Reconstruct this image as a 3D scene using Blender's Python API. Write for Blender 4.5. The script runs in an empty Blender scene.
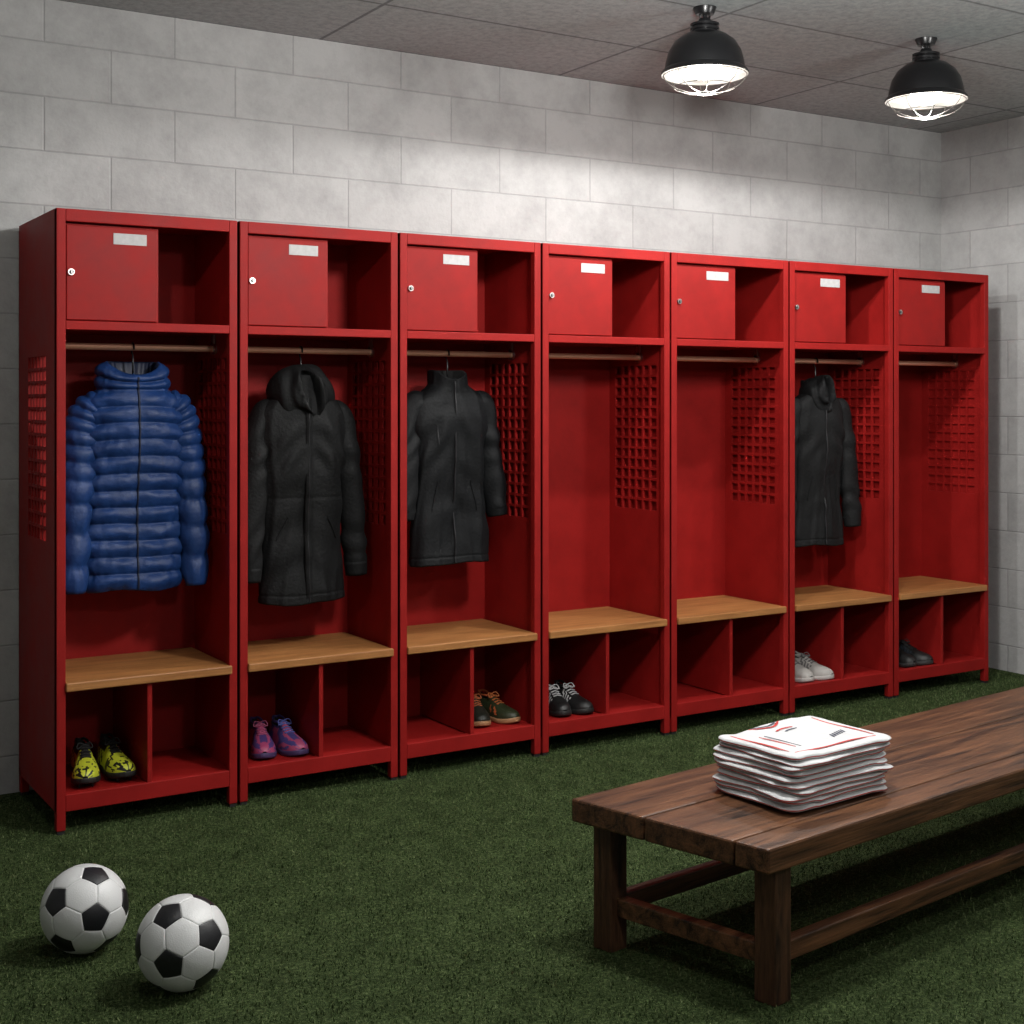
import bpy, math, random
import numpy as np
from mathutils import Vector, Matrix, noise
random.seed(7)
S = bpy.context.scene
try:
    S.view_settings.view_transform = 'Standard'
except Exception: pass

# ------------------------------------------------------------------ materials
def new_mat(name, color=(.8,.8,.8), rough=.5, metal=0., spec=None, bump=0., bscale=50., var=0., vscale=4., emit=None, sheen=0., rvar=0.):
    m = bpy.data.materials.new(name); m.use_nodes = True
    nt = m.node_tree; b = nt.nodes['Principled BSDF']
    b.inputs['Base Color'].default_value = (*color,1)
    b.inputs['Roughness'].default_value = rough
    b.inputs['Metallic'].default_value = metal
    if spec is not None: b.inputs['Specular IOR Level'].default_value = spec
    if sheen: b.inputs['Sheen Weight'].default_value = sheen
    if emit:
        b.inputs['Emission Color'].default_value = (*emit[:3],1)
        b.inputs['Emission Strength'].default_value = emit[3]
    tc = nt.nodes.new('ShaderNodeTexCoord')
    if var:
        n = nt.nodes.new('ShaderNodeTexNoise'); n.inputs['Scale'].default_value = vscale; n.inputs['Detail'].default_value = 8; n.inputs['Roughness'].default_value=.65
        nt.links.new(tc.outputs['Object'], n.inputs['Vector'])
        r = nt.nodes.new('ShaderNodeValToRGB')
        r.color_ramp.elements[0].position=.3; r.color_ramp.elements[1].position=.7
        r.color_ramp.elements[0].color = (*[c*(1-var) for c in color],1)
        r.color_ramp.elements[1].color = (*[min(1,c*(1+var)) for c in color],1)
        nt.links.new(n.outputs['Fac'], r.inputs['Fac']); nt.links.new(r.outputs['Color'], b.inputs['Base Color'])
        if rvar:
            mr=nt.nodes.new('ShaderNodeMapRange'); mr.inputs['From Min'].default_value=.3; mr.inputs['From Max'].default_value=.7
            mr.inputs['To Min'].default_value=rough-rvar; mr.inputs['To Max'].default_value=rough+rvar
            nt.links.new(n.outputs['Fac'], mr.inputs['Value']); nt.links.new(mr.outputs[0], b.inputs['Roughness'])
    if bump:
        n2 = nt.nodes.new('ShaderNodeTexNoise'); n2.inputs['Scale'].default_value = bscale; n2.inputs['Detail'].default_value = 4
        nt.links.new(tc.outputs['Object'], n2.inputs['Vector'])
        bp = nt.nodes.new('ShaderNodeBump'); bp.inputs['Strength'].default_value = bump; bp.inputs['Distance'].default_value=.01
        nt.links.new(n2.outputs['Fac'], bp.inputs['Height']); nt.links.new(bp.outputs['Normal'], b.inputs['Normal'])
    return m

def wood_mat(name, dark, light, axis_scale=(1.2,14,14), rough=.45, bump=.25, contrast=(.3,.72), spec=.4):
    m = bpy.data.materials.new(name); m.use_nodes=True; nt=m.node_tree; L=nt.links; b=nt.nodes['Principled BSDF']
    b.inputs['Specular IOR Level'].default_value=spec
    tc=nt.nodes.new('ShaderNodeTexCoord'); oi=nt.nodes.new('ShaderNodeObjectInfo')
    add=nt.nodes.new('ShaderNodeVectorMath'); add.operation='ADD'
    sc=nt.nodes.new('ShaderNodeVectorMath'); sc.operation='SCALE'
    comb=nt.nodes.new('ShaderNodeCombineXYZ')
    for i in range(3): L.new(oi.outputs['Random'], comb.inputs[i])
    L.new(comb.outputs[0], sc.inputs[0]); sc.inputs['Scale'].default_value=13.
    L.new(tc.outputs['Object'], add.inputs[0]); L.new(sc.outputs[0], add.inputs[1])
    mp=nt.nodes.new('ShaderNodeMapping'); mp.inputs['Scale'].default_value=axis_scale
    L.new(add.outputs[0], mp.inputs['Vector'])
    n=nt.nodes.new('ShaderNodeTexNoise'); n.inputs['Scale'].default_value=2.2; n.inputs['Detail'].default_value=9; n.inputs['Roughness'].default_value=.62; n.inputs['Distortion'].default_value=.6
    L.new(mp.outputs[0], n.inputs['Vector'])
    mp2=nt.nodes.new('ShaderNodeMapping'); mp2.inputs['Scale'].default_value=(axis_scale[0]*3,axis_scale[1]*9,axis_scale[2]*9)
    L.new(add.outputs[0], mp2.inputs['Vector'])
    n2=nt.nodes.new('ShaderNodeTexNoise'); n2.inputs['Scale'].default_value=2.; n2.inputs['Detail'].default_value=3
    L.new(mp2.outputs[0], n2.inputs['Vector'])
    mx=nt.nodes.new('ShaderNodeMath'); mx.operation='MULTIPLY_ADD'; mx.inputs[1].default_value=.3
    L.new(n2.outputs['Fac'], mx.inputs[0])
    m2=nt.nodes.new('ShaderNodeMath'); m2.operation='MULTIPLY'; m2.inputs[1].default_value=.72
    L.new(n.outputs['Fac'], m2.inputs[0]); L.new(m2.outputs[0], mx.inputs[2])
    r=nt.nodes.new('ShaderNodeValToRGB')
    r.color_ramp.elements[0].position=contrast[0]; r.color_ramp.elements[0].color=(*dark,1)
    r.color_ramp.elements[1].position=contrast[1]; r.color_ramp.elements[1].color=(*light,1)
    L.new(mx.outputs[0], r.inputs['Fac']); L.new(r.outputs['Color'], b.inputs['Base Color'])
    b.inputs['Roughness'].default_value=rough
    bp=nt.nodes.new('ShaderNodeBump'); bp.inputs['Strength'].default_value=bump; bp.inputs['Distance'].default_value=.004
    L.new(mx.outputs[0], bp.inputs['Height']); L.new(bp.outputs['Normal'], b.inputs['Normal'])
    return m

def block_mat(name, axis, off=0.):
    m=bpy.data.materials.new(name); m.use_nodes=True; nt=m.node_tree; L=nt.links; b=nt.nodes['Principled BSDF']
    tc=nt.nodes.new('ShaderNodeTexCoord'); sp=nt.nodes.new('ShaderNodeSeparateXYZ'); cb=nt.nodes.new('ShaderNodeCombineXYZ')
    L.new(tc.outputs['Object'], sp.inputs[0])
    ad=nt.nodes.new('ShaderNodeMath'); ad.operation='ADD'; ad.inputs[1].default_value=off
    L.new(sp.outputs[axis], ad.inputs[0]); L.new(ad.outputs[0], cb.inputs[0])
    az=nt.nodes.new('ShaderNodeMath'); az.operation='ADD'; az.inputs[1].default_value=.068
    L.new(sp.outputs[2], az.inputs[0]); L.new(az.outputs[0], cb.inputs[1])
    br=nt.nodes.new('ShaderNodeTexBrick'); L.new(cb.outputs[0], br.inputs['Vector'])
    br.inputs['Scale'].default_value=1.; br.inputs['Brick Width'].default_value=.5; br.inputs['Row Height'].default_value=.205
    br.inputs['Mortar Size'].default_value=.0055; br.inputs['Mortar Smooth'].default_value=1.
    br.inputs['Color1'].default_value=(.435,.433,.428,1); br.inputs['Color2'].default_value=(.395,.393,.388,1)
    br.inputs['Mortar'].default_value=(.345,.343,.34,1)
    n=nt.nodes.new('ShaderNodeTexNoise'); n.inputs['Scale'].default_value=3.6; n.inputs['Detail'].default_value=12; n.inputs['Roughness'].default_value=.76
    L.new(tc.outputs['Object'], n.inputs['Vector'])
    r=nt.nodes.new('ShaderNodeValToRGB'); r.color_ramp.elements[0].position=.34; r.color_ramp.elements[0].color=(.77,.77,.77,1)
    r.color_ramp.elements[1].position=.58; r.color_ramp.elements[1].color=(1,1,1,1)
    L.new(n.outputs['Fac'], r.inputs['Fac'])
    mx=nt.nodes.new('ShaderNodeMix'); mx.data_type='RGBA'; mx.blend_type='MULTIPLY'; mx.inputs['Factor'].default_value=1
    L.new(br.outputs['Color'], mx.inputs[6]); L.new(r.outputs['Color'], mx.inputs[7]); L.new(mx.outputs[2], b.inputs['Base Color'])
    b.inputs['Roughness'].default_value=.9; b.inputs['Specular IOR Level'].default_value=.12
    n2=nt.nodes.new('ShaderNodeTexNoise'); n2.inputs['Scale'].default_value=45.; n2.inputs['Detail'].default_value=6
    L.new(tc.outputs['Object'], n2.inputs['Vector'])
    h=nt.nodes.new('ShaderNodeMath'); h.operation='MULTIPLY_ADD'; h.inputs[1].default_value=-1.
    L.new(br.outputs['Fac'], h.inputs[0])
    n3=nt.nodes.new('ShaderNodeMath'); n3.operation='MULTIPLY'; n3.inputs[1].default_value=.9
    L.new(n2.outputs['Fac'], n3.inputs[0]); L.new(n3.outputs[0], h.inputs[2])
    bp=nt.nodes.new('ShaderNodeBump'); bp.inputs['Strength'].default_value=.45; bp.inputs['Distance'].default_value=.006
    L.new(h.outputs[0], bp.inputs['Height']); L.new(bp.outputs['Normal'], b.inputs['Normal'])
    return m

def ceiling_mat():
    m=bpy.data.materials.new('ceiling_tile'); m.use_nodes=True; nt=m.node_tree; L=nt.links; b=nt.nodes['Principled BSDF']
    tc=nt.nodes.new('ShaderNodeTexCoord')
    br=nt.nodes.new('ShaderNodeTexBrick'); L.new(tc.outputs['Object'], br.inputs['Vector'])
    br.offset=0.; br.inputs['Scale'].default_value=1.; br.inputs['Brick Width'].default_value=1.2; br.inputs['Row Height'].default_value=.6
    br.inputs['Mortar Size'].default_value=.009; br.inputs['Mortar Smooth'].default_value=.3
    br.inputs['Color1'].default_value=(.42,.452,.453,1); br.inputs['Color2'].default_value=(.37,.40,.402,1); br.inputs['Mortar'].default_value=(.21,.226,.228,1)
    n=nt.nodes.new('ShaderNodeTexNoise'); n.inputs['Scale'].default_value=30.; n.inputs['Detail'].default_value=8; n.inputs['Roughness'].default_value=.75
    L.new(tc.outputs['Object'], n.inputs['Vector'])
    r=nt.nodes.new('ShaderNodeValToRGB'); r.color_ramp.elements[0].position=.35; r.color_ramp.elements[0].color=(.62,.62,.62,1)
    r.color_ramp.elements[1].position=.6; r.color_ramp.elements[1].color=(1,1,1,1)
    L.new(n.outputs['Fac'], r.inputs['Fac'])
    mx=nt.nodes.new('ShaderNodeMix'); mx.data_type='RGBA'; mx.blend_type='MULTIPLY'; mx.inputs['Factor'].default_value=.8
    L.new(br.outputs['Color'], mx.inputs[6]); L.new(r.outputs['Color'], mx.inputs[7]); L.new(mx.outputs[2], b.inputs['Base Color'])
    b.inputs['Roughness'].default_value=.9; b.inputs['Specular IOR Level'].default_value=.1
    bp=nt.nodes.new('ShaderNodeBump'); bp.inputs['Strength'].default_value=.3; bp.inputs['Distance'].default_value=.004
    L.new(n.outputs['Fac'], bp.inputs['Height']); L.new(bp.outputs['Normal'], b.inputs['Normal'])
    return m

def turf_mat(name='artificial_turf', blades=False):
    m=bpy.data.materials.new(name); m.use_nodes=True; nt=m.node_tree; L=nt.links; b=nt.nodes['Principled BSDF']
    tc=nt.nodes.new('ShaderNodeTexCoord')
    r=nt.nodes.new('ShaderNodeValToRGB'); e=r.color_ramp.elements
    if blades:
        g=nt.nodes.new('ShaderNodeNewGeometry'); L.new(g.outputs['Random Per Island'], r.inputs['Fac'])
        e[0].position=0.; e[0].color=(.030,.055,.017,1); e[1].position=1.; e[1].color=(.21,.25,.12,1)
        k=e.new(.6); k.color=(.080,.122,.042,1)
    else:
        n=nt.nodes.new('ShaderNodeTexNoise'); n.inputs['Scale'].default_value=85.; n.inputs['Detail'].default_value=6; n.inputs['Roughness'].default_value=.9
        L.new(tc.outputs['Object'], n.inputs['Vector']); L.new(n.outputs['Fac'], r.inputs['Fac'])
        e[0].position=.37; e[0].color=(.012,.024,.007,1); e[1].position=.63; e[1].color=(.24,.31,.13,1)
        k=e.new(.50); k.color=(.070,.110,.036,1)
        bp=nt.nodes.new('ShaderNodeBump'); bp.inputs['Strength'].default_value=1.; bp.inputs['Distance'].default_value=.02
        L.new(n.outputs['Fac'], bp.inputs['Height']); L.new(bp.outputs['Normal'], b.inputs['Normal'])
    n2=nt.nodes.new('ShaderNodeTexNoise'); n2.inputs['Scale'].default_value=9.; n2.inputs['Detail'].default_value=8; n2.inputs['Roughness'].default_value=.75
    L.new(tc.outputs['Object'], n2.inputs['Vector'])
    r2=nt.nodes.new('ShaderNodeValToRGB'); r2.color_ramp.elements[0].position=.34; r2.color_ramp.elements[0].color=(.50,.52,.48,1)
    r2.color_ramp.elements[1].position=.64; r2.color_ramp.elements[1].color=(1,1,1,1)
    L.new(n2.outputs['Fac'], r2.inputs['Fac'])
    mx=nt.nodes.new('ShaderNodeMix'); mx.data_type='RGBA'; mx.blend_type='MULTIPLY'; mx.inputs['Factor'].default_value=1
    L.new(r.outputs['Color'], mx.inputs[6]); L.new(r2.outputs['Color'], mx.inputs[7]); L.new(mx.outputs[2], b.inputs['Base Color'])
    b.inputs['Roughness'].default_value=.9; b.inputs['Specular IOR Level'].default_value=.1
    return m

M = {}
M['red']   = new_mat('red_painted_metal',(.250,.0080,.0070),.58,spec=.18,var=.18,vscale=5,bump=.06,bscale=160,rvar=.08)
M['redin'] = new_mat('red_painted_metal_door',(.235,.0080,.0070),.56,spec=.18,var=.16,vscale=6,rvar=.08)
M['steel'] = new_mat('brushed_steel',(.75,.74,.72),.3,1)
M['copper']= new_mat('copper_rod',(.95,.50,.34),.4,.5)
M['label'] = new_mat('paper_label',(.40,.39,.39),.6,var=.12,vscale=60)
M['black'] = new_mat('black_enamel',(.006,.006,.007),.3)
M['rubber']= new_mat('black_rubber',(.01,.01,.01),.8)
M['oak']   = wood_mat('oak_seat',(.22,.084,.025),(.48,.215,.070))
M['walnut']= wood_mat('dark_walnut',(.010,.0043,.0024),(.165,.070,.031),rough=.42,bump=.8,spec=.35,contrast=(.38,.66))
M['walnutv']=wood_mat('dark_walnut_leg',(.010,.0045,.0027),(.105,.046,.022),axis_scale=(14,14,1.2),rough=.5,bump=.8,spec=.3,contrast=(.36,.68))
M['shadein']=new_mat('white_enamel',(.80,.79,.76),.5,spec=.3)
M['bulb']  = new_mat('frosted_bulb',(1,1,1),.4,emit=(1,.96,.89,5.5))
M['wire']  = new_mat('cage_wire',(.16,.15,.135),.4,.6)
M['white'] = new_mat('ball_white',(.62,.62,.62),.4,bump=.08,bscale=300)
M['pent']  = new_mat('ball_black',(.008,.008,.01),.4,bump=.08,bscale=300)
M['blue']  = new_mat('blue_nylon',(.0055,.029,.120),.52,spec=.36,bump=.35,bscale=34,var=.25,vscale=8)
M['blued'] = new_mat('blue_lining',(.003,.008,.03),.6)
M['coat1'] = new_mat('black_shell_fabric',(.0050,.0051,.0054),.68,spec=.20,bump=.25,bscale=90)
M['coat2'] = new_mat('black_softshell',(.0040,.0044,.0052),.66,spec=.21,bump=.2,bscale=90)
M['coat3'] = new_mat('charcoal_fabric',(.0080,.0080,.0085),.70,spec=.20,bump=.25,bscale=90)
M['lining']= new_mat('dark_lining',(.003,.003,.003),.9)
M['zip']   = new_mat('zipper',(.022,.022,.024),.4,.4)
M['jersey']= new_mat('white_jersey_knit',(.53,.53,.535),.85,spec=.15,bump=.4,bscale=30,var=.08,vscale=12)
M['trimred']=new_mat('red_jersey_trim',(.42,.022,.016),.7)
M['navy']  = new_mat('navy_print',(.03,.035,.06),.7)

# ------------------------------------------------------------------ mesh builder
class MB:
    def __init__(s): s.v=[]; s.f=[]; s.m=[]
    def box(s,x0,x1,y0,y1,z0,z1,mi=0):
        b=len(s.v)
        s.v+=[(x0,y0,z0),(x1,y0,z0),(x1,y1,z0),(x0,y1,z0),(x0,y0,z1),(x1,y0,z1),(x1,y1,z1),(x0,y1,z1)]
        for q in ((3,2,1,0),(4,5,6,7),(0,1,5,4),(1,2,6,5),(2,3,7,6),(3,0,4,7)):
            s.f.append(tuple(b+i for i in q)); s.m.append(mi)
    def grid(s,rings,mi=0,closed=True,cap0=False,cap1=False,mfun=None):
        b=len(s.v); n=len(rings[0])
        for r in rings: s.v+= [tuple(p) for p in r]
        for i in range(len(rings)-1):
            for j in range(n if closed else n-1):
                k=(j+1)%n
                s.f.append((b+i*n+j,b+i*n+k,b+(i+1)*n+k,b+(i+1)*n+j)); s.m.append(mfun(i,j) if mfun else mi)
        if cap0: s.f.append(tuple(b+j for j in range(n-1,-1,-1))); s.m.append(mi)
        if cap1: s.f.append(tuple(b+(len(rings)-1)*n+j for j in range(n))); s.m.append(mi)
    def tube(s,pts,r,mi=0,seg=8,closed=False,disp=None,flat=1.,upv=None):
        pts=[Vector(p) for p in pts]; n=len(pts)
        rr = r if isinstance(r,(list,tuple)) else [r]*n
        rings=[]; prev=None
        for i,p in enumerate(pts):
            a=pts[(i-1)%n] if (closed or i>0) else p; c=pts[(i+1)%n] if (closed or i<n-1) else p
            t=(c-a).normalized()
            if prev is None:
                u=Vector(upv) if upv else (Vector((0,1,0)) if abs(t.y)<.9 else Vector((1,0,0)))
            else: u=prev
            u=(u-t*u.dot(t)).normalized(); prev=u; w=t.cross(u)
            ring=[]
            for j in range(seg):
                an=2*math.pi*j/seg
                d=u*math.cos(an)*flat+w*math.sin(an)
                q=p+d*rr[i]
                if disp: q=q+d*disp(i/(n-1),an,q)
                ring.append(q)
            rings.append(ring)
        if closed: rings.append(rings[0])
        s.grid(rings,mi,True,not closed,not closed)
    def cyl(s,c,r,h,axis='z',mi=0,seg=20):
        c=Vector(c); d={'x':Vector((1,0,0)),'y':Vector((0,1,0)),'z':Vector((0,0,1))}[axis]*h/2
        s.tube([c-d,c+d],r,mi,seg)
    def lathe(s,prof,mi=0,seg=40,c=(0,0,0)):
        rings=[[(c[0]+r*math.cos(2*math.pi*j/seg),c[1]+r*math.sin(2*math.pi*j/seg),c[2]+z) for j in range(seg)] for r,z in prof]
        s.grid(rings,mi)
    def shear(s,k):
        s.v=[(x-k*y,y,z) for x,y,z in s.v]
    def obj(s,name,mats,parent=None,loc=(0,0,0),rot=(0,0,0),smooth=False,bevel=0.):
        me=bpy.data.meshes.new(name); me.from_pydata([tuple(q) for q in s.v],[],s.f)
        for m in mats: me.materials.append(m)
        for p,mi in zip(me.polygons,s.m): p.material_index=mi; p.use_smooth=smooth
        me.update()
        o=bpy.data.objects.new(name,me); S.collection.objects.link(o)
        o.location=loc; o.rotation_euler=rot
        if parent: o.parent=parent
        if bevel:
            md=o.modifiers.new('bevel','BEVEL'); md.width=bevel; md.segments=2; md.limit_method='ANGLE'
        return o
def empty(name,loc=(0,0,0),rot=(0,0,0)):
    e=bpy.data.objects.new(name,None); e.empty_display_size=.1; S.collection.objects.link(e); e.location=loc; e.rotation_euler=rot; return e
def catmull(P,n):
    P=[Vector(p) for p in P]; out=[]
    Q=[P[0]*2-P[1]]+P+[P[-1]*2-P[-2]]
    for i in range(n):
        t=i/(n-1)*(len(P)-1); k=min(int(t),len(P)-2); u=t-k
        a,b,c,d=Q[k:k+4]
        out.append(.5*((2*b)+(-a+c)*u+(2*a-5*b+4*c-d)*u*u+(-a+3*b-3*c+d)*u**3))
    return out
def csp(pts,t):
    ks=[p[0] for p in pts]
    if t<=ks[0]: return pts[0][1]
    if t>=ks[-1]: return pts[-1][1]
    for i in range(len(pts)-1):
        if t<=ks[i+1]:
            x0,y0=pts[i]; x1,y1=pts[i+1]; h=x1-x0
            def sl(j):
                if j<=0 or j>=len(pts)-1: return (pts[min(j+1,len(pts)-1)][1]-pts[max(j-1,0)][1])/(pts[min(j+1,len(pts)-1)][0]-pts[max(j-1,0)][0])
                a=(pts[j][1]-pts[j-1][1])/(pts[j][0]-pts[j-1][0]); b=(pts[j+1][1]-pts[j][1])/(pts[j+1][0]-pts[j][0])
                return 0 if a*b<=0 else 2*a*b/(a+b)
            m0,m1=sl(i),sl(i+1); u=(t-x0)/h
            return (2*u**3-3*u*u+1)*y0+(u**3-2*u*u+u)*h*m0+(-2*u**3+3*u*u)*y1+(u**3-u*u)*h*m1

# ------------------------------------------------------------------ room
XL,XR,YB,YF,ZC=-3.2,5.0,.60,-6.4,2.965
b=MB(); b.box(XL-.1,XR+.1,YF-.1,YB+.1,-.1,0); floor_o=b.obj('floor',[turf_mat()])
# short turf fibres standing on the floor (one mesh of small blades)
rng=np.random.default_rng(5); NB=330000
bx=rng.uniform(-2.2,4.98,NB); by=rng.uniform(-4.2,.55,NB); ba_=rng.uniform(0,2*np.pi,NB)
hh=rng.uniform(.005,.0115,NB); ww=rng.uniform(.0012,.0024,NB); ln=rng.uniform(0,.007,NB); la=rng.uniform(0,2*np.pi,NB)
co_=np.zeros((NB,3,3),dtype=np.float32)
co_[:,0,0]=bx-ww*np.cos(ba_); co_[:,0,1]=by-ww*np.sin(ba_)
co_[:,1,0]=bx+ww*np.cos(ba_); co_[:,1,1]=by+ww*np.sin(ba_)
co_[:,2,0]=bx+ln*np.cos(la); co_[:,2,1]=by+ln*np.sin(la); co_[:,2,2]=hh
me=bpy.data.meshes.new('turf_fibres'); me.vertices.add(NB*3); me.vertices.foreach_set('co',co_.ravel())
me.loops.add(NB*3); me.loops.foreach_set('vertex_index',np.arange(NB*3,dtype=np.int32))
me.polygons.add(NB); me.polygons.foreach_set('loop_start',np.arange(0,NB*3,3,dtype=np.int32))
me.update(calc_edges=True); me.materials.append(turf_mat('turf_fibre',True))
fo=bpy.data.objects.new('turf_fibres',me); S.collection.objects.link(fo); fo.parent=floor_o

b=MB(); b.box(XL-.1,XR+.1,YF-.1,YB+.1,ZC,ZC+.1); b.obj('ceiling',[ceiling_mat()])
b=MB(); b.box(XL-.1,XR+.1,YB,YB+.1,0,ZC); b.obj('wall_back',[block_mat('painted_block_back',0,.17)])
b=MB(); b.box(XL-.1,XR+.1,YF-.1,YF,0,ZC); b.obj('wall_front',[block_mat('painted_block_front',0)])
b=MB(); b.box(XR,XR+.1,YF,YB,0,ZC); b.obj('wall_right',[block_mat('painted_block_right',1,.1)])
b=MB(); b.box(XL-.1,XL,YF,YB,0,ZC); b.obj('wall_left',[block_mat('painted_block_left',1)])

# ------------------------------------------------------------------ lockers
BX=[-.016,.626,1.270,1.923,2.592,3.286,3.973,4.671]
H=2.10; DEP=.57; BK=.43; PW=.030; ST=.012
def side_panel(b,x0,x1,holes,y0=.0,y1=DEP,wy=(.08,.385),wz=(.97,1.61),cols=6,rows=14):
    z0,z1=.075,H
    if not holes:
        b.box(x0,x1,y0,y1,z0,z1); return
    b.box(x0,x1,y0,y1,z0,wz[0]); b.box(x0,x1,y0,y1,wz[1],z1)
    b.box(x0,x1,y0,wy[0],wz[0],wz[1]); b.box(x0,x1,wy[1],y1,wz[0],wz[1])
    cw=(wy[1]-wy[0])/cols; rh=(wz[1]-wz[0])/rows; t=.0055
    for i in range(1,cols): b.box(x0,x1,wy[0]+i*cw-t,wy[0]+i*cw+t,wz[0],wz[1])
    for j in range(1,rows): b.box(x0+.001,x1-.001,wy[0],wy[1],wz[0]+j*rh-t,wz[0]+j*rh+t)
for i in range(7):
    x0=BX[i]; W=BX[i+1]-x0-.010
    e=empty('locker',(x0,0,0))
    b=MB()
    if i==0: side_panel(b,.0,ST,True,y0=.006,wy=(.15,.42))
    else: side_panel(b,0,ST,False,y0=.006)
    side_panel(b,W-ST,W,True,y0=.006)
    if i==6: b.box(W-.001,W+.002,.03,DEP-.02,.90,1.68)
    b.box(ST,W-ST,BK,BK+.01,.09,H-.01)
    b.box(ST,W-ST,.006,DEP,H-.012,H)
    b.box(ST,W-ST,.006,BK,.105,.125)
    b.box(ST,W-ST,.03,BK,1.698,1.715)
    b.obj('carcass',[M['red']],e)
    b=MB()
    for xa in (0,W-PW):
        b.box(xa,xa+PW,0,PW,0.012,H)
        b.box(xa,xa+PW,DEP-PW,DEP,0.012,.10)
    b.box(PW,W-PW,0,.025,H-.042,H)
    b.box(PW,W-PW,0,.03,1.694,1.724)
    b.box(PW,W-PW,0,.03,.075,.132)
    b.box(W/2-.009,W/2+.009,.004,BK,.13,.478)
    b.obj('frame',[M['red']],e,bevel=.0025)
    b=MB()
    for xa in (0,W-PW):
        for ya in (0,DEP-PW): b.box(xa+.003,xa+PW-.003,ya+.003,ya+PW-.003,0,.014)
    b.obj('feet',[M['rubber']],e)
    b=MB(); b.box(PW-.001,W-PW+.008,-.012,BK,.478,.508); b.obj('seat',[M['oak']],e,bevel=.004)
    b=MB(); b.cyl((W/2,.20,1.646),.012,W-2*ST,'x',0,16)
    b.cyl((W-ST-.006,.20,1.646),.022,.012,'x',1,16); b.cyl((ST+.006,.20,1.646),.022,.012,'x',1,16)
    b.box(W-ST-.012,W-ST-.002,.19,.21,1.646,1.70,1); b.box(ST+.002,ST+.012,.19,.21,1.646,1.70,1)
    b.obj('hanging_rod',[M['copper'],M['steel']],e,smooth=False)
    bw=(W-2*PW)*.565; bx_=PW-.012; bz0,bz1=1.722,H-.045
    b=MB(); b.box(bx_,bx_+bw+.012,.04,BK,bz0,bz1); b.obj('lock_box',[M['redin']],e)
    b=MB(); b.box(bx_+.012+0,bx_+bw+.012,.028,.04,bz0,bz1); b.obj('lock_box_frame',[M['red']],e,bevel=.001)
    b=MB(); b.box(bx_+.018,bx_+bw+.006,.016,.030,bz0+.006,bz1-.006); b.obj('lock_box_door',[M['redin']],e,bevel=.003)
    b=MB(); b.box(bx_+.014+bw*.50,bx_+.006+bw*.88,.0145,.018,bz1-.064,bz1-.026); b.obj('name_label',[M['label']],e)
    b=MB(); zc=(bz0+bz1)/2
    b.cyl((bx_+.032,.012,zc),.011,.014,'y',0,16); b.cyl((bx_+.032,.004,zc),.007,.006,'y',1,12)
    b.box(bx_+.0305,bx_+.0335,-.002,.004,zc-.005,zc+.005,0)
    b.obj('cam_lock',[M['steel'],M['black']],e,smooth=False)
    if i in (3,4):
        b=MB(); hx=W*.20
        pts=[(hx,.20+.0155*math.cos(a),1.646+.0155*math.sin(a)) for a in [math.radians(k) for k in range(-20,200,20)]]
        pts+=[(hx,.186,1.62),(hx,.188,1.59),(hx,.195,1.573),(hx,.212,1.566),(hx,.228,1.575),(hx,.233,1.592)]
        b.tube(pts,.0045,0,8); b.obj('coat_hook',[M['black']],e,smooth=True)

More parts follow.
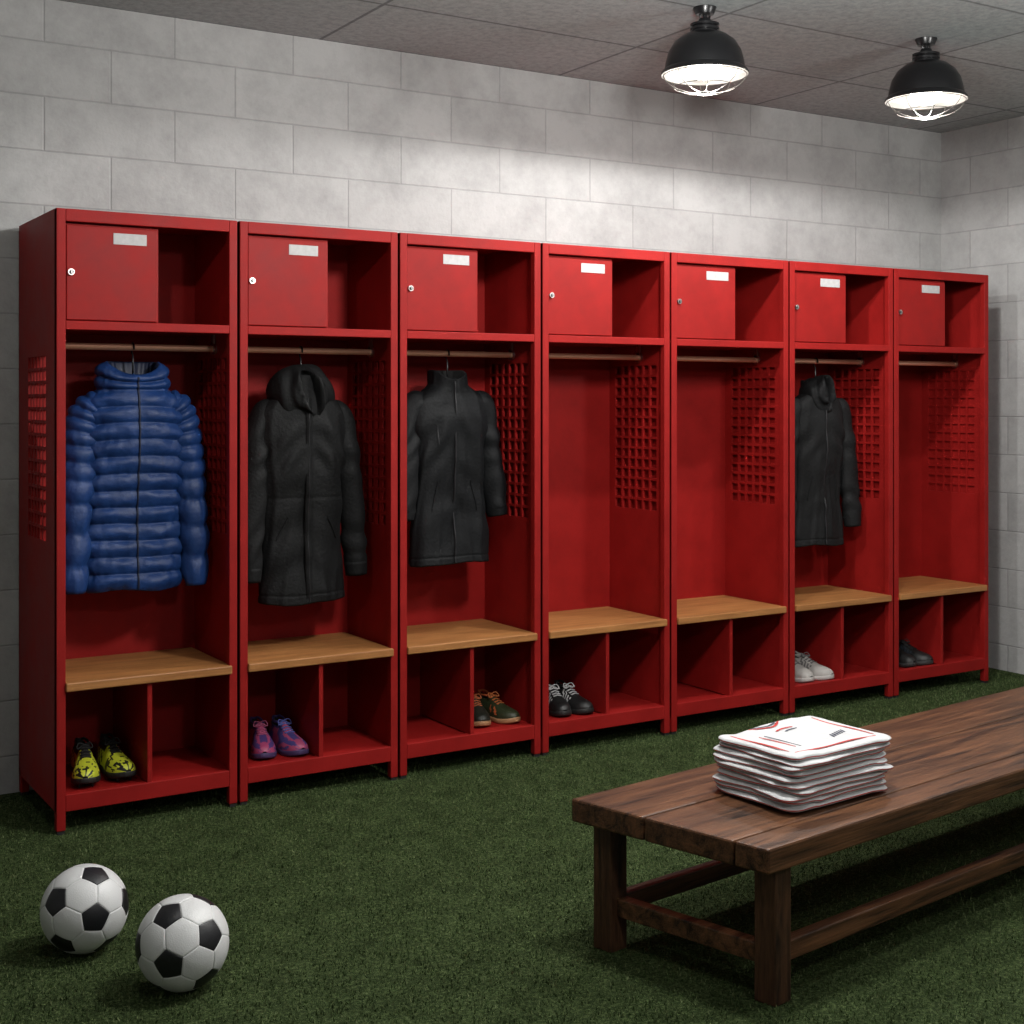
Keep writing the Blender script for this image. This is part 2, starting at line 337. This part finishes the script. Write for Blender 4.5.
# ------------------------------------------------------------------ jackets
def superell(c,an,rx,ry,p):
    ca,sa=math.cos(an),math.sin(an)
    return Vector((c[0]+rx*math.copysign(abs(ca)**p,ca), c[1]+ry*math.copysign(abs(sa)**p,sa), c[2]))
def ridge(x,w): return math.exp(-(x/w)**2)
def make_jacket(name,loc,width,zh,zt,style,mats,seed=0):
    e=empty(name,loc)
    Ht=zt-zh; k=width/.27
    N=96; R=200
    wprof={'puffer':[(0,.182),(.1,.188),(.35,.186),(.6,.188),(.72,.192),(.785,.188),(.83,.172),(.865,.148),(.885,.132),(.93,.138),(.97,.134),(1,.118)],
           'zip':[(0,.176),(.35,.156),(.6,.162),(.74,.178),(.83,.172),(.88,.142),(.910,.104),(.935,.080),(1,.074)],
           'parka':[(0,.192),(.12,.188),(.35,.172),(.6,.176),(.74,.184),(.82,.178),(.87,.15),(.905,.11),(.93,.07),(1,.05)],
           'hood':[(0,.176),(.12,.170),(.35,.158),(.6,.162),(.74,.174),(.82,.168),(.87,.14),(.905,.10),(.93,.066),(1,.05)]}[style]
    dprof=[(0,.070),(.3,.062),(.6,.078),(.75,.080),(.83,.072),(.9,.066),(1,.068)]
    nb=12.; CT=.878
    def bdisp(t,an,p):
        q=p+Vector((seed*3.1,0,seed))
        if style=='puffer':
            if t>CT: s=abs(math.sin(math.pi*(t-CT)/.061))
            else:
                tt=t*nb/CT+ .16*noise.noise(q*4)+.30*(abs(p.x)/.18)**2*t
                s=abs(math.sin(math.pi*tt))
            d=.0135*(s**.6)-.006
            n1=noise.noise(Vector((q.x*44,q.y*25,q.z*12)))
            wr=-abs(n1)*.012*(1.2-.8*s)+noise.noise(Vector((q.x*16,q.y*16,q.z*26)))*.007
            zc=math.exp(-(math.cos(an)*.17/.010)**2) if math.sin(an)<0 else 0
            big=noise.noise(Vector((q.x*6,q.y*6,q.z*3)))*.018
            return (d+wr)*(1-.6*zc)-.004*zc+big
        sx=math.copysign(1,p.x)
        lo=1-.5*t
        f=noise.noise(Vector((q.x*8,q.y*7,q.z*1.3)))*.034*lo
        n1=noise.noise(Vector((q.x*15+q.z*2.0*sx,q.y*12,q.z*1.6)))
        f+=(.011-abs(n1)*.055 if abs(n1)<.2 else 0)*lo*.75
        f+=math.sin(q.z*40+abs(p.x)*70+3.5*noise.noise(q*5))*.0050*ridge(t-.64,.12)*min(1,abs(p.x)/.07)
        f+=noise.noise(Vector((q.x*9+q.z*8*sx,q.y*8,q.z*9)))*.009
        if style=='parka': f-=.002*ridge(t-.46,.008)
        f-=.003*ridge(t-.035,.004)
        return f
    def body_pt(t,an,off=0.):
        rx=csp(wprof,t)*k; ry=csp(dprof,t)
        c=(0,0,zh+Ht*t)
        p=superell(c,an,rx,ry,.80)
        d=Vector((math.cos(an),math.sin(an)*1.3,0)).normalized()
        p=p+d*(bdisp(t,an,p)+off)
        if t<.08: p.z+= .012*noise.noise(Vector((p.x*7+seed,p.y*3,0)))*(1-t/.08)
        if t>.88 and style in('puffer','zip'): p.z-= (.048 if style=='puffer' else .034)*((t-.88)/.12)*max(0,-math.sin(an))**2
        return p
    b=MB()
    rings=[[body_pt(i/(R-1),2*math.pi*j/N) for j in range(N)] for i in range(R)]
    top=rings[-1]; ct=sum(top,Vector())/N
    inner=[]
    for s_,dz in ((.93,.004),(.84,-.002),(.78,-.03),(.70,-.07)):
        inner.append([Vector((ct.x+(p.x-ct.x)*s_,ct.y+(p.y-ct.y)*s_,p.z+dz)) for p in top])
    hem=rings[0]; ch=sum(hem,Vector())/N
    hin=[]
    for s_,dz in ((.8,.06),(.9,.0),(.97,-.004)):
        hin.append([Vector((ch.x+(p.x-ch.x)*s_,ch.y+(p.y-ch.y)*s_,p.z+dz)) for p in hem])
    nh=len(hin); nr=len(rings)
    b.grid(hin+rings+inner,0,True,True,True,mfun=lambda i,j: 1 if (i<2 or i>=nh+nr+0) else 0)
    for sg in (-1,1):
        zs=lambda t: zh+Ht*t
        cuff={'puffer':.0,'parka':.10,'zip':.235,'hood':.10}[style]
        P=[(sg*.100*k,.008,zs(.855)),(sg*.150*k,.002,zs(.828)),(sg*.182*k,-.002,zs(.75)),(sg*.200*k,-.010,zs(.58)),(sg*.216*k,-.020,zs(.36)),(sg*.226*k,-.03,zs(cuff))]
        if style=='puffer': P=[(sg*.105*k,.008,zs(.82)),(sg*.152*k,.002,zs(.795)),(sg*.184*k,-.004,zs(.71)),(sg*.203*k,-.014,zs(.55)),(sg*.218*k,-.026,zs(.33)),(sg*.226*k,-.036,zs(cuff))]
        r0=[(0,.030),(.10,.048),(.22,.060),(.42,.060),(.7,.055),(.93,.049),(1,.043)]
        if style!='puffer': r0=[(a,c*.94) for a,c in r0]
        pts=catmull(P,110); rr=[csp(r0,i/109)*(.6+.4*k) for i in range(110)]
        def sdisp(t,an,q,sg=sg):
            q2=q+Vector((seed*2+sg,0,seed))
            if style=='puffer':
                s=abs(math.sin(math.pi*(t*12+.22*noise.noise(q2*4)+.20*math.cos(an))))
                return .0125*s**.6-.005-abs(noise.noise(Vector((q2.x*36,q2.y*26,q2.z*13))))*.011*(1.15-.7*s)+noise.noise(Vector((q2.x*8,q2.y*8,q2.z*6)))*.009
            g=noise.noise(Vector((q2.x*12,q2.y*12,q2.z*4)))*.013
            g+=math.sin(q2.z*55+sg*q2.x*40+an*1.2+4*noise.noise(q2*6))*.0045*(ridge(t-.50,.10)+.8*ridge(t-.88,.07)+.3)
            if t>.93: g=g*.3+.002
            return g
        b.tube(pts,rr,0,44,disp=sdisp,flat=.95)
        c=pts[-1]; tdir=(pts[-1]-pts[-2]).normalized()
        b.tube([c+tdir*.0005,c+tdir*.002],rr[-1]*.86,1,24)
        if style!='puffer': b.tube(pts[104:],[r*1.05 for r in rr[104:]],0,32,flat=.95)
    zt_=.985 if style in('puffer','zip') else .90
    n=130
    for wdt,off,mi in ((.006,.005,2),) if style!='parka' else ((.026,.006,0),(.003,.0085,2)):
        L_=[]
        for i in range(n):
            t=.004+(zt_-.004)*i/(n-1)
            p=body_pt(t,-math.pi/2,off)
            L_.append([p+Vector((-wdt/2,.006,0)),p+Vector((-wdt/2,0,0)),p+Vector((wdt/2,0,0)),p+Vector((wdt/2,.006,0))])
        b.grid(L_,mi if style!='puffer' else 1,False)
    if style!='puffer':
        for sg in (-1,1):
            for (ta,tb,da,db) in ([(.28,.42,.62,.45)] if style!='parka' else [(.28,.37,.70,.40)]):
                rows=[]
                for i in range(14):
                    u=i/13; t=ta+(tb-ta)*u; dx=da+(db-da)*u
                    p=body_pt(t,-math.pi/2+sg*dx,.003)
                    rows.append([p+Vector((0,.004,.006)),p+Vector((0,-.001,.006)),p+Vector((0,-.001,-.006)),p+Vector((0,.004,-.006))])
                b.grid(rows,0,False)
    if style=='zip':
        rows=[]
        for i in range(8):
            p=body_pt(.62+.10*i/7,-math.pi/2-.42,.003); rows.append([p+Vector((-.003,.002,0)),p,p+Vector((.003,.002,0))])
        b.grid(rows,2,False)
    if style in('parka','hood'):
        big=style=='parka'
        hz=zh+Ht*(.925 if big else .925); rx,ry,rz=(.126,.086,.112) if big else (.088,.076,.094)
        rings=[]
        A,B=60,80
        for i in range(A+1):
            ph=-math.pi/2+math.pi*i/A
            ring=[]
            for j in range(B):
                th=2*math.pi*j/B
                d=Vector((math.cos(ph)*math.cos(th),math.cos(ph)*math.sin(th),math.sin(ph)))
                sx=1.0+.10*max(0,-d.z)-.12*max(0,d.z)
                p=Vector((d.x*rx*sx,d.y*ry,d.z*rz))
                p.x-= (.014 if big else .006)*d.z
                cav=0
                if d.y<0:
                    cx_=.06-.22*d.z
                    ex=(d.x-cx_*.6)/(.28+.08*d.z); ez=(d.z-.02)/.76
                    rr2=ex*ex+ez*ez
                    cav=max(0,1-rr2)**.7
                    rim=math.exp(-((rr2-1.5)/.6)**2)
                    p.y-=.018*rim
                    p.y+=cav*.070
                q=p+Vector((seed,seed,0))
                fold=math.sin((d.x*d.x*3.2+ (d.z-.1)**2*2.2)**.5*9+noise.noise(q*9)*2.5)
                p+=d*(fold*.0065+noise.noise(Vector((q.x*12,q.y*12,q.z*9)))*.014)*(1-cav)
                ring.append(p+Vector((0,-.016,hz)))
            rings.append(ring)
        b.grid(rings,0)
    b.obj('shell',mats,e,smooth=True)
    b=MB()
    z0=zt-.02
    zr=1.646
    pts=[(0,0,z0-.05),(0,0,zr-.03),(0,.010,zr-.020),(0,.0155,zr)]+[(0,.0155*math.cos(math.radians(a)),zr+.0155*math.sin(math.radians(a))) for a in range(20,181,20)]+[(0,-.0155,zr-.008)]
    b.tube(pts,.0034,0,8)
    b.tube(catmull([(-.13*k,0,zh+Ht*.78),(-.07*k,0,zh+Ht*.84),(0,0,z0-.05),(.07*k,0,zh+Ht*.84),(.13*k,0,zh+Ht*.78)],20),.008,0,8)
    b.obj('hanger',[M['black']],e,smooth=True)
    return e
make_jacket('puffer_jacket',(.298,.20,0),.262,.785,1.592,'puffer',[M['blue'],M['blued'],M['zip']],1)
make_jacket('hooded_parka',(.945,.20,0),.262,.690,1.550,'parka',[M['coat1'],M['lining'],M['zip']],2)
make_jacket('zip_jacket',(1.588,.20,0),.262,.795,1.575,'zip',[M['coat2'],M['lining'],M['zip']],3)
make_jacket('hooded_jacket',(3.640,.20,0),.262,.755,1.550,'hood',[M['coat3'],M['lining'],M['zip']],4)

# ------------------------------------------------------------------ shoes
def make_shoe(name,loc,ang,cols,studs=False,style=0,sc=1.,mirror=1):
    """toe points to local -y"""
    e=empty(name,loc,(0,0,ang))
    Lg=.275*sc
    mats=[new_mat(name+'_upper',cols[0],.5,bump=.15,bscale=120),new_mat(name+'_accent',cols[1],.5),new_mat(name+'_sole',cols[2],.6),new_mat(name+'_lace',cols[3],.7),M['lining']]
    wp=[(0,.012),(.03,.026),(.1,.034),(.25,.036),(.42,.034),(.6,.042),(.75,.047),(.88,.040),(.96,.026),(1,.010)]
    hp=[(0,.066),(.03,.084),(.12,.094),(.22,.086),(.32,.088),(.42,.084),(.55,.066),(.7,.052),(.85,.042),(.95,.028),(1,.010)]
    z0=.012 if studs else .0
    def cx(s): return mirror*(.010*math.sin(math.pi*s)-.004)
    def yy(s): return Lg*(.5-s)
    sole=.020
    b=MB()
    n=40
    ss=[(1-math.cos(math.pi*i/n))/2 for i in range(n+1)]
    ol=[(cx(s)+(csp(wp,s)+.003)*sc,yy(s)) for s in ss]+[(cx(s)-(csp(wp,s)+.003)*sc,yy(s)) for s in reversed(ss)]
    def toe(y):
        s=.5-y/Lg
        return .010*max(0,(s-.75)/.25)**2
    rings=[]
    for sc2,z in ((.93,0),(1,.005),(1,sole-.003),(.97,sole)):
        rings.append([(x*sc2,y*(1 if sc2==1 else .99),z0+z+toe(y)) for x,y in ol])
    b.grid(rings,2,True,True,True)
    NS=48; NA=26; rows=[]
    for i in range(NS+1):
        s=(1-math.cos(math.pi*i/NS))/2
        w=csp(wp,s)*sc; h=csp(hp,s)*sc
        row=[]
        for j in range(NA+1):
            a=math.pi*j/NA
            ca,sa=math.cos(a),math.sin(a)
            nar=1-.30*(sa**2) if s<.5 else 1-.12*(sa**2)
            x=w*math.copysign(abs(ca)**.75,ca)*nar
            z=h*abs(sa)**.8
            if s<.38 and .06<s:
                u=min(1,(s-.06)/.05)*min(1,(.38-s)/.06)
                if abs(ca)<.62: z-= .045*u*(1-(abs(ca)/.62)**3)
            row.append((cx(s)+x,yy(s),z0+sole-.004+z+toe(yy(s))))
        rows.append(row)
    def mf(i,j):
        s=(1-math.cos(math.pi*(i+.5)/NS))/2; a=math.degrees(math.pi*(j+.5)/NA); side=min(a,180-a)
        if .07<s<.37 and side>52: return 4
        if style==0:
            if .40<s<.66 and side<55 and (s*26+side*.03)%2<1: return 1
            if s<.06: return 1
        elif style==1:
            if .5<s<.72 and 12<side<48 and (s*14+side*.04)%2<.8: return 1
            if s<.08: return 1
        elif style==2:
            if noise.noise(Vector((s*9,side*.05,1.3)))>.08: return 1
        elif style==3:
            if s<.45 and side>38: return 1
            if .45<s<.62 and side>66: return 1
            if s>.62 and noise.noise(Vector((s*14,a*.06,2.7)))>.18: return 1
            if s<.4 and (s*20+side*.06)%2<.8: return 1
        if .40<s<.62 and side>72: return 1 if style in(2,3) else 0
        return 0
    b.grid(rows,0,False,mfun=mf)
    rim=[]
    for i in range(28):
        a=2*math.pi*i/28
        s=.215+.165*math.cos(a)
        w=csp(wp,s)*sc*.60; h=csp(hp,s)*sc
        rim.append((cx(s)+w*math.sin(a)*1.02,yy(s),z0+sole-.006+h*.96+ (.004 if s<.1 else 0)))
    b.tube(rim,.005*sc,1 if style in(1,3) else 0,8,closed=True)
    for i in range(5):
        s=.40+.055*i; h=csp(hp,s)*sc; w=.019*sc
        for d in (-1,1):
            b.tube([(cx(s)-w,yy(s-.012*d),z0+sole+h*.90+0),(cx(s),yy(s),z0+sole-.004+h+.003),(cx(s)+w,yy(s+.012*d),z0+sole+h*.90)],.0026*sc,3,6)
    for sg in (-1,1):
        s=.395;h=csp(hp,s)*sc
        b.tube(catmull([(cx(s),yy(s),z0+sole+h),(cx(s)+sg*.02,yy(s)-.005,z0+sole+h+.006),(cx(s)+sg*.026,yy(s)-.02,z0+sole+h-.010),(cx(s)+sg*.008,yy(s)-.012,z0+sole+h-.004)],10),.0022,3,6)
    if studs:
        for sx in (-.022,.022):
            for s in (.08,.2,.6,.74,.86):
                b.tube([(cx(s)+sx*(1 if s<.9 else .6),yy(s),0),(cx(s)+sx,yy(s),.016)],[.004,.006],2,8)
    b.obj('shoe_body',mats,e,smooth=True)
    return e
FZ=.1255
Y=(.52,.56,.035); K=(.010,.010,.010)
r=math.radians
make_shoe('soccer_cleat',(.118,.18,FZ),r(-10),[Y,K,K,K],True,3,1,1)
make_shoe('soccer_cleat',(.232,.19,FZ),r(2),[Y,K,K,K],True,3,1,-1)
make_shoe('running_shoe',(.782,.21,FZ),r(-12),[(.060,.035,.15),(.34,.05,.13),(.05,.03,.10),(.30,.06,.13)],False,2,1,1)
make_shoe('running_shoe',(.886,.19,FZ),r(0),[(.055,.045,.18),(.36,.06,.14),(.05,.03,.10),(.10,.12,.38)],False,2,1,-1)
make_shoe('sneaker',(1.722,.21,FZ),r(-14),[(.014,.015,.010),(.45,.10,.03),(.36,.19,.09),(.40,.10,.03)],False,1,.95,1)
make_shoe('sneaker',(1.822,.20,FZ),r(8),[(.025,.032,.012),(.50,.11,.035),(.36,.19,.09),(.45,.12,.03)],False,1,.95,-1)
make_shoe('striped_sneaker',(2.100,.19,FZ),r(-10),[K,(.6,.6,.6),K,(.5,.5,.5)],False,0,.97,1)
make_shoe('striped_sneaker',(2.188,.18,FZ),r(0),[K,(.6,.6,.6),K,(.5,.5,.5)],False,0,.97,-1)
make_shoe('white_sneaker',(3.450,.165,FZ),r(0),[(.36,.34,.32),(.12,.11,.11),(.45,.43,.41),(.12,.12,.12)],False,0,1,1)
make_shoe('white_sneaker',(3.552,.155,FZ),r(7),[(.36,.34,.32),(.12,.11,.11),(.45,.43,.41),(.12,.12,.12)],False,0,1,-1)
make_shoe('black_sneaker',(4.145,.165,FZ),r(0),[K,(.03,.04,.055),(.02,.02,.02),K],False,0,1.0,1)
make_shoe('black_sneaker',(4.243,.155,FZ),r(4),[K,(.03,.04,.055),(.02,.02,.02),K],False,0,1.0,-1)

# ------------------------------------------------------------------ soccer balls
def soccer_ball(loc,R,rot):
    g=(1+5**.5)/2
    V=[Vector(p).normalized() for p in [(0,1,g),(0,1,-g),(0,-1,g),(0,-1,-g),(1,g,0),(1,-g,0),(-1,g,0),(-1,-g,0),(g,0,1),(g,0,-1),(-g,0,1),(-g,0,-1)]]
    el=min((V[0]-v).length for v in V[1:])*1.01
    nb=[[j for j in range(12) if j!=i and (V[i]-V[j]).length<el] for i in range(12)]
    polys=[]
    def order(pts,c):
        n=c.normalized(); u=(pts[0]-c); u=(u-n*u.dot(n)).normalized(); w=n.cross(u)
        return sorted(pts,key=lambda p: math.atan2((p-c).dot(w),(p-c).dot(u)))
    for i in range(12):
        pts=[V[i]*(2/3)+V[j]*(1/3) for j in nb[i]]; c=sum(pts,Vector())/5; polys.append((order(pts,c),c,1))
    for i in range(12):
        for j in nb[i]:
            for k in nb[i]:
                if i<j<k and k in nb[j]:
                    pts=[]
                    for a_,b_ in ((i,j),(j,i),(j,k),(k,j),(k,i),(i,k)): pts.append(V[a_]*(2/3)+V[b_]*(1/3))
                    c=sum(pts,Vector())/6; polys.append((order(pts,c),c,0))
    b=MB(); n=14
    for pts,c,mi in polys:
        m=len(pts)
        for q in range(m):
            A,B=pts[q],pts[(q+1)%m]; idx={}
            for i in range(n+1):
                for j in range(n+1-i):
                    f=(i+j)/n; f2=1-(1-f)**1.4
                    ww=(A*i+B*j)/(i+j) if i+j else A
                    p=c+(ww-c)*f2
                    d=p.normalized()
                    edge=(1-f2)
                    rr=R*(1-.014*math.exp(-(edge/.035)**2))
                    idx[(i,j)]=len(b.v); b.v.append(tuple(d*rr))
            for i in range(n):
                for j in range(n-i):
                    b.f.append((idx[(i,j)],idx[(i+1,j)],idx[(i,j+1)])); b.m.append(mi)
                    if i+j<n-1:
                        b.f.append((idx[(i+1,j)],idx[(i+1,j+1)],idx[(i,j+1)])); b.m.append(mi)
    return b.obj('soccer_ball',[M['white'],M['pent']],None,loc,rot,smooth=True)
soccer_ball((-.185,-1.016,.1125),.1125,(r(-8),r(-4),r(32)))
soccer_ball((-.038,-1.376,.1135),.1135,(r(-12),r(25),r(48)))

# ------------------------------------------------------------------ bench
be=empty('wooden_bench',(.925,-1.667,0),(0,0,r(7.6)))
BL,BW,BZ,BT=2.9,.610,.395,.062; SK=.135
y1=0
for i,pw in enumerate((.241,.270,.099)):
    b=MB(); b.box(0,BL,y1-pw+.002,y1-.002,BZ-BT,BZ); y1-=pw
    b.shear(SK); b.obj('plank_%d'%(i+1),[M['walnut']],be,bevel=.006)
lg=.060; LX=.034
for i,(lx,ly) in enumerate(((LX,-.045-lg),(LX+.018,-BW+.022),(BL-.05-lg,-.045-lg),(BL-.05-lg,-BW+.022))):
    b=MB(); b.box(lx,lx+lg,ly,ly+lg,0,BZ-BT); b.shear(SK); b.obj('leg_%d'%(i+1),[M['walnutv']],be,bevel=.004)
for nm,ya,yb in (('stretcher_back',-.045-lg+.012,-.045-.012),('stretcher_front',-BW+.022+.012,-BW+.022+lg-.012)):
    b=MB(); b.box(LX+lg,BL-.05-lg,ya,yb,.092,.140); b.shear(SK); b.obj(nm,[M['walnut']],be,bevel=.003)
for k_,lx in (('left',LX+.010),('right',BL-.05-lg)):
    b=MB(); b.box(lx+.012,lx+lg-.012,-BW+.022+lg,-.045-lg,.092,.140); b.shear(SK); b.obj('stretcher_'+k_,[M['walnut']],be,bevel=.003)

# ------------------------------------------------------------------ folded jerseys
st=empty('folded_jersey_stack',(1.500,-1.935,BZ+.0005),(0,0,r(4)))
b=MB()
NS_=5; th=.0285
def wave(x,y): return noise.noise(Vector((x*6,y*6,3.3)))*.010
def layer(cx,cy,w,d,z0,z1,seed,rot,shift):
    n=180; rings=[]; mats=[]
    zm=(z0+z1)/2; hh=(z1-z0)/2
    prof=[(0,-1,0),(.5,-1,0),(.88,-1,0),(.94,-.98,0),(.975,-.92,0),(.993,-.82,0),(1.002,-.70,1),(1.003,-.52,1),(.994,-.38,0),(.972,-.26,0),(.935,-.16,0),(.935,-.06,0),(.968,.02,0),(.990,.14,0),(1.003,.30,1),(1.007,.50,1),(1.0,.68,0),(.985,.82,0),(.96,.93,0),(.92,1.0,0),(.86,1.05,0),(.75,1.08,0),(.5,1.08,0),(.25,1.08,0),(0,1.08,0)]
    for s_,zz,mi in prof:
        ring=[]
        for j in range(n):
            a=2*math.pi*j/n
            ca,sa=math.cos(a),math.sin(a)
            p=.19
            x=w/2*math.copysign(abs(ca)**p,ca)*s_; y=d/2*math.copysign(abs(sa)**p,sa)*s_
            if zz<-.11: x+=shift[0]*s_; y+=shift[1]*s_
            q=Vector((x*6+seed*3,y*6,seed*7+(2.2 if zz<-.11 else 0)))
            x+=noise.noise(q*1.3)*.018*s_; y+=noise.noise(q*1.3+Vector((5,5,5)))*.018*s_
            z=zm+hh*zz+wave(x,y)
            if s_>.8: z+=noise.noise(Vector((x*16,y*16,seed+zz*.5)))*.0050
            c_,s2=math.cos(rot),math.sin(rot)
            ring.append((cx+x*c_-y*s2,cy+x*s2+y*c_,z))
        rings.append(ring); mats.append(mi)
    b.grid(rings,0,mfun=lambda i,j: 1 if (mats[i] and mats[min(i+1,len(mats)-1)]) else 0)
z=0.009
for i in range(NS_):
    dx,dy,ro=random.uniform(-.009,.009),random.uniform(-.008,.008),random.uniform(-.035,.035)
    sh=(random.uniform(-.009,.009),random.uniform(-.010,.004))
    layer(dx,dy,.395,.300,z,z+th*.98,i*1.7,ro,sh); z+=th
ztop=z-th+th*.98+th*.98*.04
def zt_(x,y): return ztop+wave(x,y)+.0005
def strip(pts,wd,mi,lift=.0018):
    P=catmull([(x,y,0) for x,y in pts],24); rows=[]
    for i,p in enumerate(P):
        t=(P[min(i+1,23)]-P[max(i-1,0)]).normalized(); nn=Vector((-t.y,t.x,0))
        ws=wd*min(1,.3+4*min(i,23-i)/23)
        a=p+nn*ws/2; c=p-nn*ws/2
        rows.append([(a.x,a.y,zt_(a.x,a.y)+lift*.3),(p.x,p.y,zt_(p.x,p.y)+lift),(c.x,c.y,zt_(c.x,c.y)+lift*.3)])
    b.grid(rows,mi,False)
strip([(-.168,.10),(-.169,.0),(-.166,-.11)],.009,1)
strip([(-.16,-.125),(.0,-.127),(.16,-.123)],.009,1)
strip([(.168,-.11),(.169,.0),(.166,.11)],.008,1)
strip([(-.07,.128),(-.01,.095),(.05,.130)],.009,1)
strip([(-.06,.130),(-.01,.112),(.04,.131)],.007,2)
strip([(-.12,.04),(-.118,-.02),(-.112,-.085)],.006,1)
strip([(-.10,.04),(-.098,-.02),(-.092,-.085)],.004,2)
for q in range(6): strip([(.050+.013*q,-.075+.004*q),(.056+.013*q,-.063+.004*q),(.059+.013*q,-.050+.004*q)],.007,2)
strip([(-.04,.055),(-.01,.062),(.03,.058)],.008,1)
strip([(-.02,.038),(.0,.043),(.03,.042)],.006,2)
b.obj('jerseys',[M['jersey'],M['trimred'],M['navy']],st,smooth=True)

# ------------------------------------------------------------------ pendant lamps, plus unseen ones added as fill light
def lamp(x,y,power,kind='SPOT',blend=.08,soft=.03,lz=.055,zr=2.71):
    e=empty('pendant_lamp',(x,y,0))
    b=MB()
    prof=[(.030,.196),(.044,.192),(.048,.178),(.050,.160),(.085,.148),(.118,.122),(.140,.086),(.151,.044),(.154,.020),(.165,.010),(.168,.002),(.166,-.003)]
    b.lathe([(r_,zr+z_) for r_,z_ in prof],0,56)
    prof2=[(.166,-.003),(.152,.014),(.148,.040),(.136,.082),(.114,.116),(.082,.141),(.040,.150),(.0,.151)]
    b.lathe([(r_,zr+z_) for r_,z_ in prof2],1,56)
    for k_ in range(3): b.lathe([(.0,zr+.152+.016*k_),(.056,zr+.152+.016*k_),(.056,zr+.160+.016*k_),(.0,zr+.160+.016*k_)],0,32)
    b.lathe([(.0,zr+.215),(.022,zr+.213),(.028,zr+.196),(.03,zr+.19)],0,24)
    b.cyl((0,0,(zr+.21+ZC-.02)/2),.009,ZC-.02-zr-.21,'z',0,12)
    b.lathe([(0,ZC-.03),(.035,ZC-.026),(.045,ZC-.002),(.045,ZC)],0,24)
    b.tube([(.024*math.cos(a),0,zr+.225+.020*math.sin(a)) for a in [2*math.pi*i/20 for i in range(20)]],.004,0,6,closed=True)
    b.obj('shade',[M['black'],M['shadein']],e,smooth=True).modifiers.new('es','EDGE_SPLIT')
    b=MB()
    b.lathe([(0,zr-.022),(.030,zr-.018),(.055,zr-.002),(.066,zr+.026),(.058,zr+.060),(.036,zr+.095),(.025,zr+.14),(0,zr+.145)],0,36)
    b.obj('bulb',[M['bulb']],e,smooth=True)
    b=MB()
    for rr_,zz in ((.160,-.006),(.118,-.050),(.03,-.075)):
        b.tube([(rr_*math.cos(2*math.pi*i/40),rr_*math.sin(2*math.pi*i/40),zr+zz) for i in range(40)],.0015,0,6,closed=True)
    for k_ in range(8):
        a=2*math.pi*k_/8+.2
        P=catmull([(.160,0,-.004),(.146,0,-.028),(.118,0,-.050),(.07,0,-.068),(.028,0,-.075)],12)
        b.tube([(p.x*math.cos(a),p.x*math.sin(a),zr+p.z) for p in P],.0013,0,6)
    b.obj('wire_cage',[M['wire']],e,smooth=True)
    ld=bpy.data.lights.new('lamp_light',kind); ld.shadow_soft_size=soft
    if kind=='SPOT': ld.spot_size=r(179.5); ld.spot_blend=blend
    ld.energy=power; ld.color=(1,.985,.96)
    lo=bpy.data.objects.new('lamp_light',ld); S.collection.objects.link(lo); lo.parent=e; lo.location=(0,0,zr-lz)
lamp(2.27,-.608,74,blend=.14)
lamp(3.35,-.743,64,blend=.14)
lamp(-.35,-1.55,26,blend=.3)  # added lamp above the frame, unseen, weak fill on the left
lamp(1.3,-2.05,150,'POINT',soft=.13,lz=.21)  # added unseen lamp, strong frontal fill for lockers and upper wall
lamp(3.3,-2.6,68,'POINT',soft=.13,lz=.21)  # added lamp out of frame on the right, fill only
lamp(.9,-4.6,55,'POINT',soft=.13,lz=.21)  # added lamp level with the camera, unseen frontal fill

w=bpy.data.worlds.new('World'); S.world=w; w.use_nodes=True
w.node_tree.nodes['Background'].inputs[0].default_value=(.05,.05,.05,1)

# ------------------------------------------------------------------ camera
cd=bpy.data.cameras.new('camera'); co=bpy.data.objects.new('camera',cd); S.collection.objects.link(co)
co.location=(-1.127,-4.68,1.457); co.rotation_euler=(math.pi/2,0,-r(31.8))
cd.sensor_width=36; cd.lens=48.; cd.shift_y=-112/1024; cd.clip_start=.05
S.camera=co
